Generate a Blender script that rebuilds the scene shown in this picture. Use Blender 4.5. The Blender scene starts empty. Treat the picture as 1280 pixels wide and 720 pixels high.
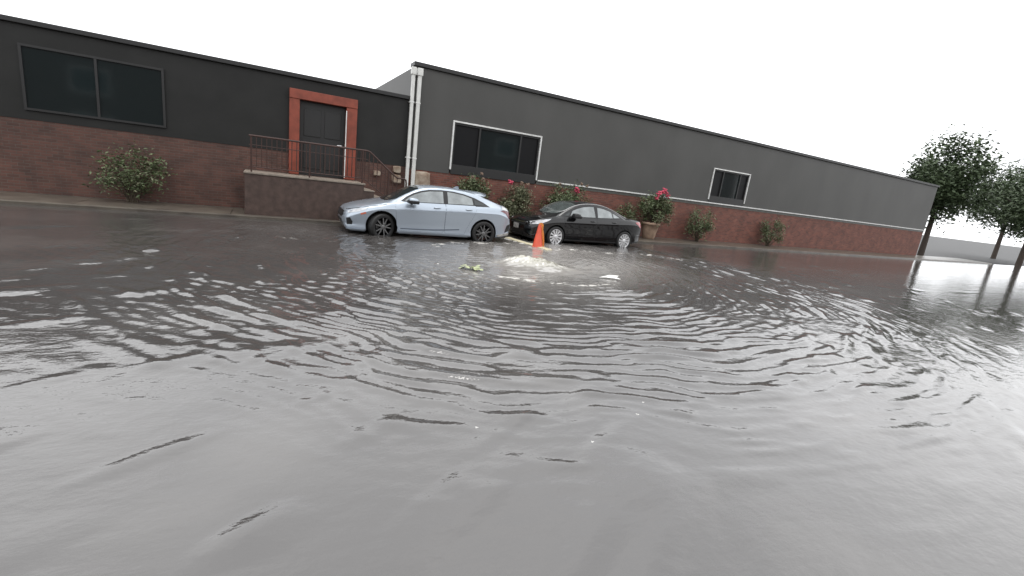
import bpy, bmesh, math, random
import numpy as np
from mathutils import Vector, Matrix, Euler, noise
from mathutils.bvhtree import BVHTree

R = math.radians
PI = math.pi
random.seed(7)
rng = np.random.default_rng(11)
sc = bpy.context.scene
col = sc.collection

# ------------------------------------------------------------------ camera
CAM_H, F_PX, PITCH, ROLL, YAW = 1.66, 575.0, 12.834, 7.0, 29.04
cd = bpy.data.cameras.new("camera")
cam = bpy.data.objects.new("camera", cd)
col.objects.link(cam)
cd.sensor_width = 36.0
cd.lens = F_PX / 1280.0 * 36.0
cd.clip_start = 0.05
cd.clip_end = 2000
_a, _p, _r = R(YAW), R(PITCH), R(ROLL)
R0 = Vector((math.cos(_a), -math.sin(_a), 0)); F0 = Vector((math.sin(_a), math.cos(_a), 0)); U0 = Vector((0, 0, 1))
Fv = F0 * math.cos(_p) - U0 * math.sin(_p)
Uv = F0 * math.sin(_p) + U0 * math.cos(_p)
Rv = R0 * math.cos(_r) + Uv * math.sin(_r)
Uv = -R0 * math.sin(_r) + Uv * math.cos(_r)
m3 = Matrix((Rv, Uv, -Fv)).transposed()
cam.matrix_world = Matrix.Translation((0, 0, CAM_H)) @ m3.to_4x4()
sc.camera = cam

# ------------------------------------------------------------------ world (overcast)
w = bpy.data.worlds.new("World")
sc.world = w
w.use_nodes = True
nt = w.node_tree
nt.nodes.clear()
sky = nt.nodes.new("ShaderNodeTexSky")
sky.sky_type = 'NISHITA'
sky.sun_disc = False
sky.sun_elevation = R(83)
sky.sun_rotation = R(-10)
sky.dust_density = 5.0
sky.air_density = 1.5
hs = nt.nodes.new("ShaderNodeHueSaturation"); hs.inputs["Saturation"].default_value = 0.06
mx = nt.nodes.new("ShaderNodeMix"); mx.data_type = 'RGBA'; mx.inputs[0].default_value = 0.8
tc = nt.nodes.new("ShaderNodeTexCoord")
cn = nt.nodes.new("ShaderNodeTexNoise"); cn.inputs["Scale"].default_value = 2.2; cn.inputs["Detail"].default_value = 5
cr = nt.nodes.new("ShaderNodeValToRGB")
cr.color_ramp.elements[0].position = 0.3; cr.color_ramp.elements[0].color = (19.5, 19.9, 20.5, 1)
cr.color_ramp.elements[1].position = 0.7; cr.color_ramp.elements[1].color = (25.0, 25.2, 25.5, 1)
bg = nt.nodes.new("ShaderNodeBackground"); bg.inputs["Strength"].default_value = 0.1
wo = nt.nodes.new("ShaderNodeOutputWorld")
L = nt.links.new
L(sky.outputs[0], hs.inputs["Color"])
L(tc.outputs["Generated"], cn.inputs["Vector"]); L(cn.outputs[0], cr.inputs[0])
L(hs.outputs[0], mx.inputs[6]); L(cr.outputs[0], mx.inputs[7])
L(mx.outputs[2], bg.inputs[0]); L(bg.outputs[0], wo.inputs[0])

sun_d = bpy.data.lights.new("sun", 'SUN')
sun_d.energy = 1.3
sun_d.angle = R(32)
sun_d.color = (1.0, 0.97, 0.93)
sun = bpy.data.objects.new("sun", sun_d)
col.objects.link(sun)
sun.location = (-5, 20, 60)
sun.rotation_euler = (R(-7), 0, R(-10))
sc.view_settings.view_transform = 'Standard'
sc.view_settings.look = 'None'
sc.view_settings.exposure = 0.0
sc.view_settings.gamma = 1.0
sc.view_settings.use_curve_mapping = False
sc.cycles.max_bounces = 6
sc.cycles.use_denoising = True
sc.cycles.caustics_reflective = False
sc.cycles.caustics_refractive = False

# ------------------------------------------------------------------ materials
MATS = {}
def mat(name, color=(.5, .5, .5), rough=.5, metal=0.0, coat=0.0, ior=1.45, noise_amt=0.0, noise_scale=5.0,
        bump=0.0, bump_scale=20.0, color2=None, spec=.5, emit=None, coat_rough=.03, stretch=None, detail=4):
    if name in MATS: return MATS[name]
    m = bpy.data.materials.new(name); m.use_nodes = True
    n = m.node_tree; b = n.nodes["Principled BSDF"]
    b.inputs["Base Color"].default_value = (*color, 1)
    b.inputs["Roughness"].default_value = rough
    b.inputs["Metallic"].default_value = metal
    b.inputs["IOR"].default_value = ior
    b.inputs["Specular IOR Level"].default_value = spec
    b.inputs["Coat Weight"].default_value = coat
    b.inputs["Coat Roughness"].default_value = coat_rough
    t = n.nodes.new("ShaderNodeTexCoord")
    src = t.outputs["Object"]
    if stretch:
        mp = n.nodes.new("ShaderNodeMapping"); mp.inputs["Scale"].default_value = stretch
        n.links.new(src, mp.inputs[0]); src = mp.outputs[0]
    if noise_amt or color2:
        x = n.nodes.new("ShaderNodeTexNoise"); x.inputs["Scale"].default_value = noise_scale; x.inputs["Detail"].default_value = detail
        n.links.new(src, x.inputs["Vector"])
        c = n.nodes.new("ShaderNodeValToRGB")
        c.color_ramp.elements[0].position = .33; c.color_ramp.elements[1].position = .67
        c2 = color2 or tuple(v * (1 - noise_amt) for v in color)
        c.color_ramp.elements[0].color = (*c2, 1); c.color_ramp.elements[1].color = (*color, 1)
        n.links.new(x.outputs[0], c.inputs[0]); n.links.new(c.outputs[0], b.inputs["Base Color"])
    if bump:
        x = n.nodes.new("ShaderNodeTexNoise"); x.inputs["Scale"].default_value = bump_scale; x.inputs["Detail"].default_value = 5
        n.links.new(src, x.inputs["Vector"])
        bp = n.nodes.new("ShaderNodeBump"); bp.inputs["Strength"].default_value = bump; bp.inputs["Distance"].default_value = .02
        n.links.new(x.outputs[0], bp.inputs["Height"]); n.links.new(bp.outputs[0], b.inputs["Normal"])
    MATS[name] = m
    return m

def brick_mat(name, c1, c2, mortar, scale=1.0):
    m = bpy.data.materials.new(name); m.use_nodes = True
    n = m.node_tree; b = n.nodes["Principled BSDF"]; b.inputs["Roughness"].default_value = .75
    t = n.nodes.new("ShaderNodeTexCoord")
    mp = n.nodes.new("ShaderNodeMapping"); mp.inputs["Rotation"].default_value = (R(90), 0, 0)
    sx = n.nodes.new("ShaderNodeSeparateXYZ"); cb = n.nodes.new("ShaderNodeCombineXYZ"); ad = n.nodes.new("ShaderNodeMath")
    n.links.new(t.outputs["Object"], sx.inputs[0])
    n.links.new(sx.outputs[0], ad.inputs[0]); n.links.new(sx.outputs[1], ad.inputs[1])
    n.links.new(ad.outputs[0], cb.inputs[0]); n.links.new(sx.outputs[2], cb.inputs[1])
    br = n.nodes.new("ShaderNodeTexBrick"); br.inputs["Scale"].default_value = 1
    br.inputs["Brick Width"].default_value = .205; br.inputs["Row Height"].default_value = .068
    br.inputs["Mortar Size"].default_value = .006; br.inputs["Mortar Smooth"].default_value = .3; br.inputs["Bias"].default_value = -.1
    br.inputs["Color1"].default_value = (*c1, 1); br.inputs["Color2"].default_value = (*c2, 1); br.inputs["Mortar"].default_value = (*mortar, 1)
    n.links.new(cb.outputs[0], br.inputs["Vector"])
    x = n.nodes.new("ShaderNodeTexNoise"); x.inputs["Scale"].default_value = 2.3; x.inputs["Detail"].default_value = 6
    n.links.new(t.outputs["Object"], x.inputs["Vector"])
    rp = n.nodes.new("ShaderNodeValToRGB"); rp.color_ramp.elements[0].position = .35; rp.color_ramp.elements[1].position = .7
    rp.color_ramp.elements[0].color = (.72, .72, .72, 1); rp.color_ramp.elements[1].color = (1.12, 1.08, 1.05, 1)
    n.links.new(x.outputs[0], rp.inputs[0])
    mm = n.nodes.new("ShaderNodeMix"); mm.data_type = 'RGBA'; mm.blend_type = 'MULTIPLY'; mm.inputs[0].default_value = 1
    n.links.new(br.outputs[0], mm.inputs[6]); n.links.new(rp.outputs[0], mm.inputs[7])
    n.links.new(mm.outputs[2], b.inputs["Base Color"])
    bp = n.nodes.new("ShaderNodeBump"); bp.inputs["Strength"].default_value = .6; bp.inputs["Distance"].default_value = .008; bp.invert = True
    n.links.new(br.outputs[1], bp.inputs["Height"]); n.links.new(bp.outputs[0], b.inputs["Normal"])
    MATS[name] = m
    return m

SIDING = mat("grey_siding", (.082, .081, .077), .5, noise_amt=.16, noise_scale=.7, bump=.06, bump_scale=2, stretch=(1, 1, .6), spec=.3, detail=7)
SIDING_SHADED = mat("shaded_siding", (.022, .022, .021), .55, noise_amt=.25, noise_scale=1.3, bump=.1, bump_scale=4, spec=.3)  # siding colour darkened to paint in the shade on the left section
TRIMW = mat("white_trim", (.74, .74, .72), .4, noise_amt=.2, noise_scale=6)
PIPEW = mat("white_pipe", (.66, .66, .63), .35, noise_amt=.12, noise_scale=7)
STRIP = mat("grey_flashing", (.10, .10, .09), .5, noise_amt=.3, noise_scale=4)
BRICK = brick_mat("red_brick", (.21, .072, .05), (.12, .046, .035), (.15, .115, .095))
BRICK2 = brick_mat("brown_brick", (.12, .055, .042), (.075, .038, .030), (.10, .08, .065))
STONE = mat("pale_stone", (.40, .34, .27), .85, color2=(.19, .13, .09), noise_scale=5, bump=.8, bump_scale=9)
FRAMED = mat("dark_window_frame", (.02, .02, .02), .45)
GLASS_T = mat("teal_glass", (.012, .018, .019), .06, ior=1.5, bump=.03, bump_scale=2)
GLASS_K = mat("black_screen", (.008, .008, .009), .5, spec=.2)
CONC = mat("wet_sidewalk", (.12, .105, .085), .28, color2=(.07, .06, .05), noise_scale=2.2, bump=.25, bump_scale=25)
ASPH = mat("asphalt", (.045, .045, .045), .6, noise_amt=.4, noise_scale=9, bump=.5, bump_scale=60)
STEPM = mat("brown_step", (.085, .055, .045), .6, noise_amt=.4, noise_scale=6, bump=.3, bump_scale=20)
NOSE = mat("pale_nosing", (.26, .22, .18), .5, noise_amt=.3, noise_scale=9)
IRON = mat("black_iron", (.055, .026, .020), .45, noise_amt=.3, noise_scale=20)
REDP = mat("red_paint", (.26, .06, .035), .5, noise_amt=.3, noise_scale=5)
LEAF1 = mat("leaf_green", (.13, .165, .075), .5, color2=(.055, .08, .035), noise_scale=7)
LEAF2 = mat("leaf_olive", (.20, .20, .12), .5, color2=(.08, .095, .05), noise_scale=9)
STEMM = mat("stem_brown", (.06, .045, .03), .8)
PINK = mat("pink_petal", (.66, .10, .17), .5, color2=(.45, .05, .09), noise_scale=14)
PALEF = mat("faded_bloom", (.34, .24, .18), .7, color2=(.2, .14, .1), noise_scale=14)
POT = mat("stone_planter", (.36, .25, .18), .8, color2=(.20, .135, .095), noise_scale=6, bump=.5, bump_scale=14)
SOIL = mat("soil", (.03, .022, .016), .95, bump=.8, bump_scale=30)
TYRE = mat("tyre_rubber", (.012, .012, .012), .55, bump=.2, bump_scale=40)
BLACKP = mat("black_plastic", (.009, .009, .010), .45)
SEAM = mat("seam_shadow_gap", (.01, .01, .012), .7)
RIM_D = mat("dark_rim", (.02, .02, .022), .3, metal=.6)
RIM_M = mat("machined_rim", (.17, .17, .17), .4, metal=.7)
RIM_S = mat("silver_rim", (.72, .72, .73), .32, metal=.35)
PAINT_S = mat("silver_blue_paint", (.35, .40, .46), .40, metal=.55, coat=1.0, coat_rough=.04)
PAINT_K = mat("black_paint", (.0035, .0035, .004), .25, metal=.0, coat=.9, coat_rough=.03, spec=.12)
CARGL = mat("car_glass_sky", (.26, .285, .29), .05, ior=1.7, bump=.04, bump_scale=2, noise_amt=.45, noise_scale=3.2)  # pale mottled base colour paints the overcast sky reflected in the glass
CARGL_D = mat("tinted_glass", (.015, .02, .021), .05, ior=1.6)
CHROME = mat("chrome", (.75, .75, .76), .12, metal=1)
LAMPC = mat("clear_lamp", (.55, .56, .58), .08, coat=1, noise_amt=.35, noise_scale=12, bump=.3, bump_scale=25)
LAMPR = mat("red_lamp", (.30, .012, .02), .1, coat=1, noise_amt=.3, noise_scale=12)
LAMPO = mat("amber_lamp", (.55, .14, .08), .15, coat=1)
PLATE = mat("plate_white", (.42, .41, .39), .4, color2=(.22, .21, .20), noise_scale=16)
CONEO = mat("cone_orange", (.62, .085, .04), .4, noise_amt=.2, noise_scale=6)
CONEB = mat("cone_base_black", (.02, .02, .02), .6)
TAPE = mat("yellow_orange_tape", (.85, .42, .13), .35, noise_amt=.15, noise_scale=15)
WOODP = mat("pale_wood", (.55, .50, .36), .6, color2=(.36, .32, .21), noise_scale=5, stretch=(1, 8, 1), bump=.2)
LEAFY = mat("yellow_green_leaf", (.44, .47, .27), .5, color2=(.24, .28, .15), noise_scale=14)
PAPER = mat("wet_white_plastic", (.78, .77, .74), .4, noise_amt=.1, noise_scale=12)
BARK = mat("bark", (.07, .055, .045), .9, bump=.8, bump_scale=14)
CROWN = mat("tree_leaves", (.07, .10, .045), .55, color2=(.035, .055, .025), noise_scale=1.2)
ROOFM = mat("roof_membrane", (.05, .05, .05), .8)

# ------------------------------------------------------------------ mesh helpers
def link(o, parent=None):
    col.objects.link(o)
    if parent is not None: o.parent = parent
    return o
def obj(name, bm, m, parent=None, smooth=False, loc=None):
    me = bpy.data.meshes.new(name)
    bm.normal_update()
    bm.to_mesh(me); bm.free()
    for q in (m if isinstance(m, (list, tuple)) else [m]): me.materials.append(q)
    if smooth:
        me.polygons.foreach_set("use_smooth", [True] * len(me.polygons))
    o = bpy.data.objects.new(name, me)
    link(o, parent)
    if loc is not None: o.location = loc
    return o
def tag(o, label=None, cat=None, group=None, kind=None):
    if label: o["label"] = label
    if cat: o["category"] = cat
    if group: o["group"] = group
    if kind: o["kind"] = kind
    return o
def empty(name, loc, rz=0):
    o = bpy.data.objects.new(name, None); col.objects.link(o)
    o.location = loc; o.rotation_euler = (0, 0, rz); o.empty_display_size = .2
    return o
def box(bm, x0, x1, y0, y1, z0, z1, bev=0.0, mi=0):
    r = bmesh.ops.create_cube(bm, size=1)
    vs = r["verts"]
    for v in vs:
        v.co = Vector((x0 + (v.co.x + .5) * (x1 - x0), y0 + (v.co.y + .5) * (y1 - y0), z0 + (v.co.z + .5) * (z1 - z0)))
    fs = {f for v in vs for f in v.link_faces}
    for f in fs: f.material_index = mi
    if bev:
        es = {e for v in vs for e in v.link_edges}
        bmesh.ops.bevel(bm, geom=list(es), offset=bev, segments=2, affect='EDGES', profile=.5)
def tube(bm, pts, r, seg=8, cap=True, mi=0):
    pts = [Vector(p) for p in pts]
    rr = r if isinstance(r, (list, tuple)) else [r] * len(pts)
    rings = []
    up = Vector((0, 0, 1))
    for i, p in enumerate(pts):
        d = (pts[min(i + 1, len(pts) - 1)] - pts[max(i - 1, 0)]).normalized()
        a = d.cross(up)
        if a.length < .05: a = d.cross(Vector((1, 0, 0)))
        a.normalize(); b = d.cross(a).normalized()
        rings.append([bm.verts.new(p + (a * math.cos(2 * PI * k / seg) + b * math.sin(2 * PI * k / seg)) * rr[i]) for k in range(seg)])
    for i in range(len(rings) - 1):
        for k in range(seg):
            f = bm.faces.new((rings[i][k], rings[i][(k + 1) % seg], rings[i + 1][(k + 1) % seg], rings[i + 1][k])); f.material_index = mi
    if cap:
        bm.faces.new(rings[0][::-1]); bm.faces.new(rings[-1])
def lathe(bm, prof, axis='y', seg=40, mi=0, cap=False):
    """prof: list of (radius, along)"""
    rings = []
    for (r, t) in prof:
        ring = []
        for k in range(seg):
            a = 2 * PI * k / seg
            if axis == 'y': ring.append(bm.verts.new((r * math.cos(a), t, r * math.sin(a))))
            else: ring.append(bm.verts.new((r * math.cos(a), r * math.sin(a), t)))
        rings.append(ring)
    for i in range(len(rings) - 1):
        for k in range(seg):
            f = bm.faces.new((rings[i][k], rings[i][(k + 1) % seg], rings[i + 1][(k + 1) % seg], rings[i + 1][k])); f.material_index = mi
    if cap:
        for rg in (rings[0][::-1], rings[-1]):
            f = bm.faces.new(rg); f.material_index = mi
def prism(bm, poly, y0, y1, mi=0):
    """poly in x,z extruded along y"""
    a = [bm.verts.new((x, y0, z)) for x, z in poly]; b = [bm.verts.new((x, y1, z)) for x, z in poly]
    n = len(poly)
    fs = [bm.faces.new(a[::-1]), bm.faces.new(b)]
    for i in range(n): fs.append(bm.faces.new((a[i], a[(i + 1) % n], b[(i + 1) % n], b[i])))
    for f in fs: f.material_index = mi
    bmesh.ops.recalc_face_normals(bm, faces=fs)
def catmull(pts, closed=False, sub=6):
    out = []; n = len(pts)
    rngi = range(n) if closed else range(n - 1)
    for i in rngi:
        g = (lambda k: pts[k % n]) if closed else (lambda k: pts[max(0, min(n - 1, k))])
        p0, p1, p2, p3 = [np.array(g(i + k), float) for k in (-1, 0, 1, 2)]
        for s in range(sub):
            t = s / sub
            out.append(tuple(.5 * ((2 * p1) + (-p0 + p2) * t + (2 * p0 - 5 * p1 + 4 * p2 - p3) * t * t + (-p0 + 3 * p1 - 3 * p2 + p3) * t ** 3)))
    if not closed: out.append(tuple(pts[-1]))
    return out
def pchip(xs, ys, x):
    xs = np.array(xs, float); ys = np.array(ys, float)
    h = np.diff(xs); d = np.diff(ys) / h
    m = np.zeros(len(xs)); m[0] = d[0]; m[-1] = d[-1]
    for i in range(1, len(xs) - 1):
        if d[i - 1] * d[i] > 0:
            w1 = 2 * h[i] + h[i - 1]; w2 = h[i] + 2 * h[i - 1]
            m[i] = (w1 + w2) / (w1 / d[i - 1] + w2 / d[i])
    x = np.clip(x, xs[0], xs[-1]); i = np.clip(np.searchsorted(xs, x) - 1, 0, len(xs) - 2)
    t = (x - xs[i]) / h[i]
    return ys[i] * (1 + 2 * t) * (1 - t) ** 2 + m[i] * h[i] * t * (1 - t) ** 2 + ys[i + 1] * t * t * (3 - 2 * t) + m[i + 1] * h[i] * t * t * (t - 1)

# ------------------------------------------------------------------ ground, sidewalk
bm = bmesh.new()
v = [bm.verts.new(p) for p in ((-300, -300, -.1), (500, -300, -.1), (500, 500, -.1), (-300, 500, -.1))]
bm.faces.new(v)
tag(obj("road", bm, ASPH), "dark asphalt road under the flood water", kind="structure")
WALL_Y = 15.0
bm = bmesh.new()
box(bm, -20, 48, 13.35, 13.5, -.099, .06, .012)
for i in range(46):
    x0 = -20 + i * 1.48
    box(bm, x0 + .004, x0 + 1.476, 13.502, 15.4, -.09, .062, .006)
tag(obj("sidewalk", bm, CONC), "wet brown concrete sidewalk along the building", kind="structure")

# ------------------------------------------------------------------ flood water
def smooth_noise(X, Y, sx, sy, seed, octaves=2):
    r = np.random.default_rng(seed); out = np.zeros_like(X); amp = 1.0; tot = 0
    for o in range(octaves):
        G = r.random((64, 64)); fx = X / sx * 2 ** o; fy = Y / sy * 2 ** o
        ix = np.floor(fx).astype(int); iy = np.floor(fy).astype(int); tx = fx - ix; ty = fy - iy
        tx = tx * tx * (3 - 2 * tx); ty = ty * ty * (3 - 2 * ty)
        g = lambda a, b: G[a % 64, b % 64]
        out += amp * ((g(ix, iy) * (1 - tx) + g(ix + 1, iy) * tx) * (1 - ty) + (g(ix, iy + 1) * (1 - tx) + g(ix + 1, iy + 1) * tx) * ty)
        tot += amp; amp *= .5
    return out / tot * 2 - 1
def axis_pts(a, b, step, lo, hi):
    core = np.arange(a, b, step)
    left = []; s = step; x = a
    while x > lo:
        s *= 1.12; x -= s; left.append(x)
    right = []; s = step; x = core[-1]
    while x < hi:
        s *= 1.12; x += s; right.append(x)
    return np.array(left[::-1] + list(core) + right)
def seg_dist(X, Y, pts):
    D = np.full(X.shape, 1e9)
    for (a, b) in zip(pts[:-1], pts[1:]):
        ax, ay = a; bx, by = b; dx, dy = bx - ax, by - ay
        t = np.clip(((X - ax) * dx + (Y - ay) * dy) / (dx * dx + dy * dy), 0, 1)
        D = np.minimum(D, np.hypot(X - ax - t * dx, Y - ay - t * dy))
    return D
xs = axis_pts(-3.2, 15.0, .028, -60, 140); ys = axis_pts(.6, 12.2, .024, -60, 13.2); ys = np.append(ys[ys < 13.2], 13.36)
X, Y = np.meshgrid(xs, ys)
MX, MY = 5.0, 8.55
warp = smooth_noise(X, Y, .9, .9, 1, 3)
warp2 = smooth_noise(X, Y, 2.3, 2.3, 2, 2)
r = np.hypot(X - MX, Y - MY)
rr_ = r + .15 * warp + .30 * warp2 + .05 * smooth_noise(X, Y, .4, .4, 3, 2)
near = np.clip((r - 1.7) / .9, 0, 1)
fade = np.clip((8.6 - r) / 2.9, 0, 1) ** 1.2
def crest(ph, k=2.0):
    s = .5 + .5 * np.sin(ph)
    return s ** k
lam = .27
A = near * fade
gate = np.clip(.5 + 1.15 * smooth_noise(X, Y, 1.1, .8, 5, 2), 0.05, 1)
gate2 = np.clip(.5 + 1.3 * smooth_noise(X, Y, .8, .8, 6, 2), 0.0, 1)
H = .016 * A * gate * crest(2 * PI * rr_ / lam)
H += .0085 * A * gate2 * crest(2 * PI * (rr_ * 1.07 + .12 * smooth_noise(X, Y, .5, .5, 9, 2)) / .165 + 1.3)
# a second train of rings, thrown back from the parked cars
r2 = np.hypot(X - 3.4, Y - 14.2) + .12 * smooth_noise(X, Y, 1.0, 1.0, 12, 2)
H += .0050 * np.clip((r2 - 2) / 2, 0, 1) * np.clip((12.2 - r2) / 4, 0, 1) * gate2 * crest(2 * PI * r2 / .22)
# choppy patch left of the boil, towards the camera
chop = np.exp(-(((X - 2.6) / 1.9) ** 2 + ((Y - 7.2) / 2.2) ** 2))
TA = np.arctan2(Y - MY, X - MX)
RN = smooth_noise((r + .10 * warp) + 40, TA * 1.7 + 40, .085, .22, 61, 2)
H += .0075 * (chop * .8 + .35 * A) * RN
H += .0028 * (chop + .15) * smooth_noise(X, Y, .13, .08, 21, 2)
H += .0035 * (.25 + .75 * A) * smooth_noise(X, Y, .32, .2, 22, 2)
# isolated low ridges in the calm foreground
calm = np.clip((r - 5.4) / 1.2, 0, 1)
rd = smooth_noise(X * .9 + Y * .47, Y * .88 - X * .47, .9, .30, 31, 2)
H += .034 * calm * np.clip(rd - .26, 0, 1) ** 1.15
RD2 = smooth_noise((r + .22 * warp2) + 40, TA * 2.6 + 40, .17, .26, 63, 2)
H += .040 * np.clip((r - 4.4) / 1.0, 0, 1) * np.clip((8.2 - r) / 1.6, 0, 1) * np.clip(RD2 - .06, 0, 1) ** 1.15
H += .0035 * smooth_noise(X, Y, 2.7, 1.9, 33, 1) * np.clip(r / 3, 0, 1)
# far water: weaker
H *= np.clip(1 - (np.hypot(X - 5, Y - 7) - 12) / 12, .15, 1)
H *= np.clip((13.3 - Y) / 1.2, .12, 1)
H += .0035 * np.exp(-(r / 3.0) ** 2) * smooth_noise(X, Y, .10, .07, 71, 2)
# the boil where water wells up
u = (X - 4.9) * .80 + (Y - 8.6) * .60; vv = -(X - 4.9) * .60 + (Y - 8.6) * .80
u = (X - 4.95); vv = (Y - 8.55)
mound = np.exp(-((u / .52) ** 2 + (vv / .36) ** 2) ** 1.1)
mound2 = np.exp(-(((X - 5.35) / .5) ** 2 + ((Y - 8.2) / .38) ** 2))
mn = smooth_noise(X, Y, .13, .11, 41, 3)
H += .125 * mound * (1 + .55 * mn) + .02 * mound * smooth_noise(X, Y, .06, .05, 91, 2) + .07 * mound2 * (1 + .5 * mn)
H += -.03 * np.exp(-((r - 1.1) / .5) ** 2) + .010 * np.exp(-((r - 1.1) / .9) ** 2) * smooth_noise(X, Y, .3, .22, 43, 2)
# foam
ring_a = [(3.45, 7.35), (4.07, 6.94), (4.7, 6.62), (5.34, 6.50), (5.9, 6.72)]
ring_b = [(6.0, 6.9), (6.6, 7.6), (7.2, 8.4)]
ring_c = [(3.6, 10.35), (4.3, 10.85), (5.0, 11.0), (5.9, 11.25)]
ring_d = [(6.75, 10.5), (7.5, 10.75), (8.3, 10.5), (9.0, 10.3), (10.1, 10.3), (11.1, 9.6)]
ring_e = [(.2, 10.5), (1.2, 10.2), (1.9, 9.9)]
ring_g = [(6.35, 12.3), (6.45, 11.3), (6.5, 10.6), (7.0, 10.5)]
ring_f = [(5.2, 7.9), (5.9, 8.1), (6.8, 8.5)]
fn = smooth_noise(X, Y, .22, .13, 51, 3)
fn2 = smooth_noise(X, Y, .07, .06, 52, 2)
foam = np.zeros_like(X)
for pts, wd, st in ((ring_a, .20, .75), (ring_b, .14, .4), (ring_c, .20, .75), (ring_d, .24, .75), (ring_e, .10, .5), (ring_f, .3, .45), (ring_g, .14, .7)):
    D = seg_dist(X + .12 * warp, Y + .12 * warp2, pts)
    foam = np.maximum(foam, st * np.exp(-(D / wd) ** 2) * np.clip(.25 + 1.9 * fn + 1.2 * fn2, 0, 1.1))
    H += .010 * st * np.exp(-(D / wd) ** 2) * (1 + .8 * fn2)
edge = np.exp(-((vv + .16 + .10 * u) / .13) ** 2 - ((u + .05) / .50) ** 2)
foam = np.maximum(foam, np.clip(mound * (-.12 + 1.3 * mn) * 1.0 + edge * (1.0 + .5 * fn2), 0, 1))
foam = np.maximum(foam, .30 * mound2 * np.clip(.1 + 1.3 * mn, 0, 1))
fl = np.clip((smooth_noise(X, Y, .16, .09, 81, 3) - .38) * 3.2, 0, 1) * np.exp(-(((X - 5.8) / 3.2) ** 2 + ((Y - 9.2) / 2.4) ** 2) ** 1.4)
foam = np.clip(np.maximum(foam, .55 * fl), 0, 1)
# silt: upwelled, aerated muddy water round the boil and its lobe to the right
el = ((X - 6.0) * .85 + (Y - 8.9) * .52) / 3.6; el2 = (-(X - 6.0) * .52 + (Y - 8.9) * .85) / 2.1
mtan = np.clip(.9 * np.exp(-(((X - 5.08) / .55) ** 2 + ((Y - 8.5) / .36) ** 2)) + .5 * mound2, 0, 1)
silt = np.clip(np.exp(-(el ** 2 + el2 ** 2) ** 1.5) + .15 * warp, 0, 1)
ny, nx = X.shape
me = bpy.data.meshes.new("flood_water")
me.vertices.add(nx * ny)
me.vertices.foreach_set("co", np.stack([X, Y, H], -1).astype(np.float32).ravel())
idx = np.arange(nx * ny).reshape(ny, nx)
q = np.stack([idx[:-1, :-1], idx[:-1, 1:], idx[1:, 1:], idx[1:, :-1]], -1).reshape(-1, 4)
me.loops.add(q.size); me.polygons.add(len(q))
me.loops.foreach_set("vertex_index", q.ravel().astype(np.int32))
me.polygons.foreach_set("loop_start", (np.arange(len(q)) * 4).astype(np.int32))
me.polygons.foreach_set("use_smooth", np.ones(len(q), bool))
me.update(calc_edges=True)
for nm, arr in (("foam", foam), ("silt", silt), ("tan", mtan)):
    at = me.attributes.new(nm, 'FLOAT', 'POINT'); at.data.foreach_set("value", arr.astype(np.float32).ravel())
wm = bpy.data.materials.new("muddy_flood_water"); wm.use_nodes = True
n = wm.node_tree; b = n.nodes["Principled BSDF"]
b.inputs["IOR"].default_value = 1.85
tcn = n.nodes.new("ShaderNodeTexCoord")
af = n.nodes.new("ShaderNodeAttribute"); af.attribute_name = "foam"
asl = n.nodes.new("ShaderNodeAttribute"); asl.attribute_name = "silt"
m1 = n.nodes.new("ShaderNodeMix"); m1.data_type = 'RGBA'
m1.inputs[6].default_value = (.055, .051, .049, 1); m1.inputs[7].default_value = (.27, .255, .24, 1)
m2 = n.nodes.new("ShaderNodeMix"); m2.data_type = 'RGBA'
m2.inputs[7].default_value = (.47, .455, .42, 1)
atn = n.nodes.new("ShaderNodeAttribute"); atn.attribute_name = "tan"
m15 = n.nodes.new("ShaderNodeMix"); m15.data_type = 'RGBA'; m15.inputs[7].default_value = (.34, .325, .265, 1)
n.links.new(asl.outputs["Fac"], m1.inputs[0]); n.links.new(m1.outputs[2], m15.inputs[6])
n.links.new(atn.outputs["Fac"], m15.inputs[0]); n.links.new(m15.outputs[2], m2.inputs[6])
fz = n.nodes.new("ShaderNodeTexNoise"); fz.inputs["Scale"].default_value = 28; fz.inputs["Detail"].default_value = 5
n.links.new(tcn.outputs["Object"], fz.inputs["Vector"])
ma = n.nodes.new("ShaderNodeMath"); ma.operation = 'MULTIPLY_ADD'; ma.inputs[1].default_value = 1.6; ma.inputs[2].default_value = -.85
n.links.new(fz.outputs[0], ma.inputs[0])
mb = n.nodes.new("ShaderNodeMath"); mb.operation = 'ADD'; n.links.new(af.outputs["Fac"], mb.inputs[0]); n.links.new(ma.outputs[0], mb.inputs[1])
mc = n.nodes.new("ShaderNodeMath"); mc.operation = 'MULTIPLY'; mc.use_clamp = True; n.links.new(mb.outputs[0], mc.inputs[0])
md = n.nodes.new("ShaderNodeMath"); md.operation = 'MULTIPLY'; md.inputs[1].default_value = 1.6; n.links.new(af.outputs["Fac"], md.inputs[0])
n.links.new(md.outputs[0], mc.inputs[1])
n.links.new(mc.outputs[0], m2.inputs[0]); n.links.new(m2.outputs[2], b.inputs["Base Color"])
mr = n.nodes.new("ShaderNodeMapRange"); mr.inputs[3].default_value = .05; mr.inputs[4].default_value = .6
n.links.new(mc.outputs[0], mr.inputs[0]); n.links.new(mr.outputs[0], b.inputs["Roughness"])
mpw = n.nodes.new("ShaderNodeMapping"); mpw.inputs["Scale"].default_value = (1, 1.5, 1)
n.links.new(tcn.outputs["Object"], mpw.inputs[0])
wn = n.nodes.new("ShaderNodeTexNoise"); wn.inputs["Scale"].default_value = 7; wn.inputs["Detail"].default_value = 4; wn.inputs["Roughness"].default_value = .55
n.links.new(mpw.outputs[0], wn.inputs["Vector"])
wb = n.nodes.new("ShaderNodeBump"); wb.inputs["Strength"].default_value = .25; wb.inputs["Distance"].default_value = .02
n.links.new(wn.outputs[0], wb.inputs["Height"]); n.links.new(wb.outputs[0], b.inputs["Normal"])
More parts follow.
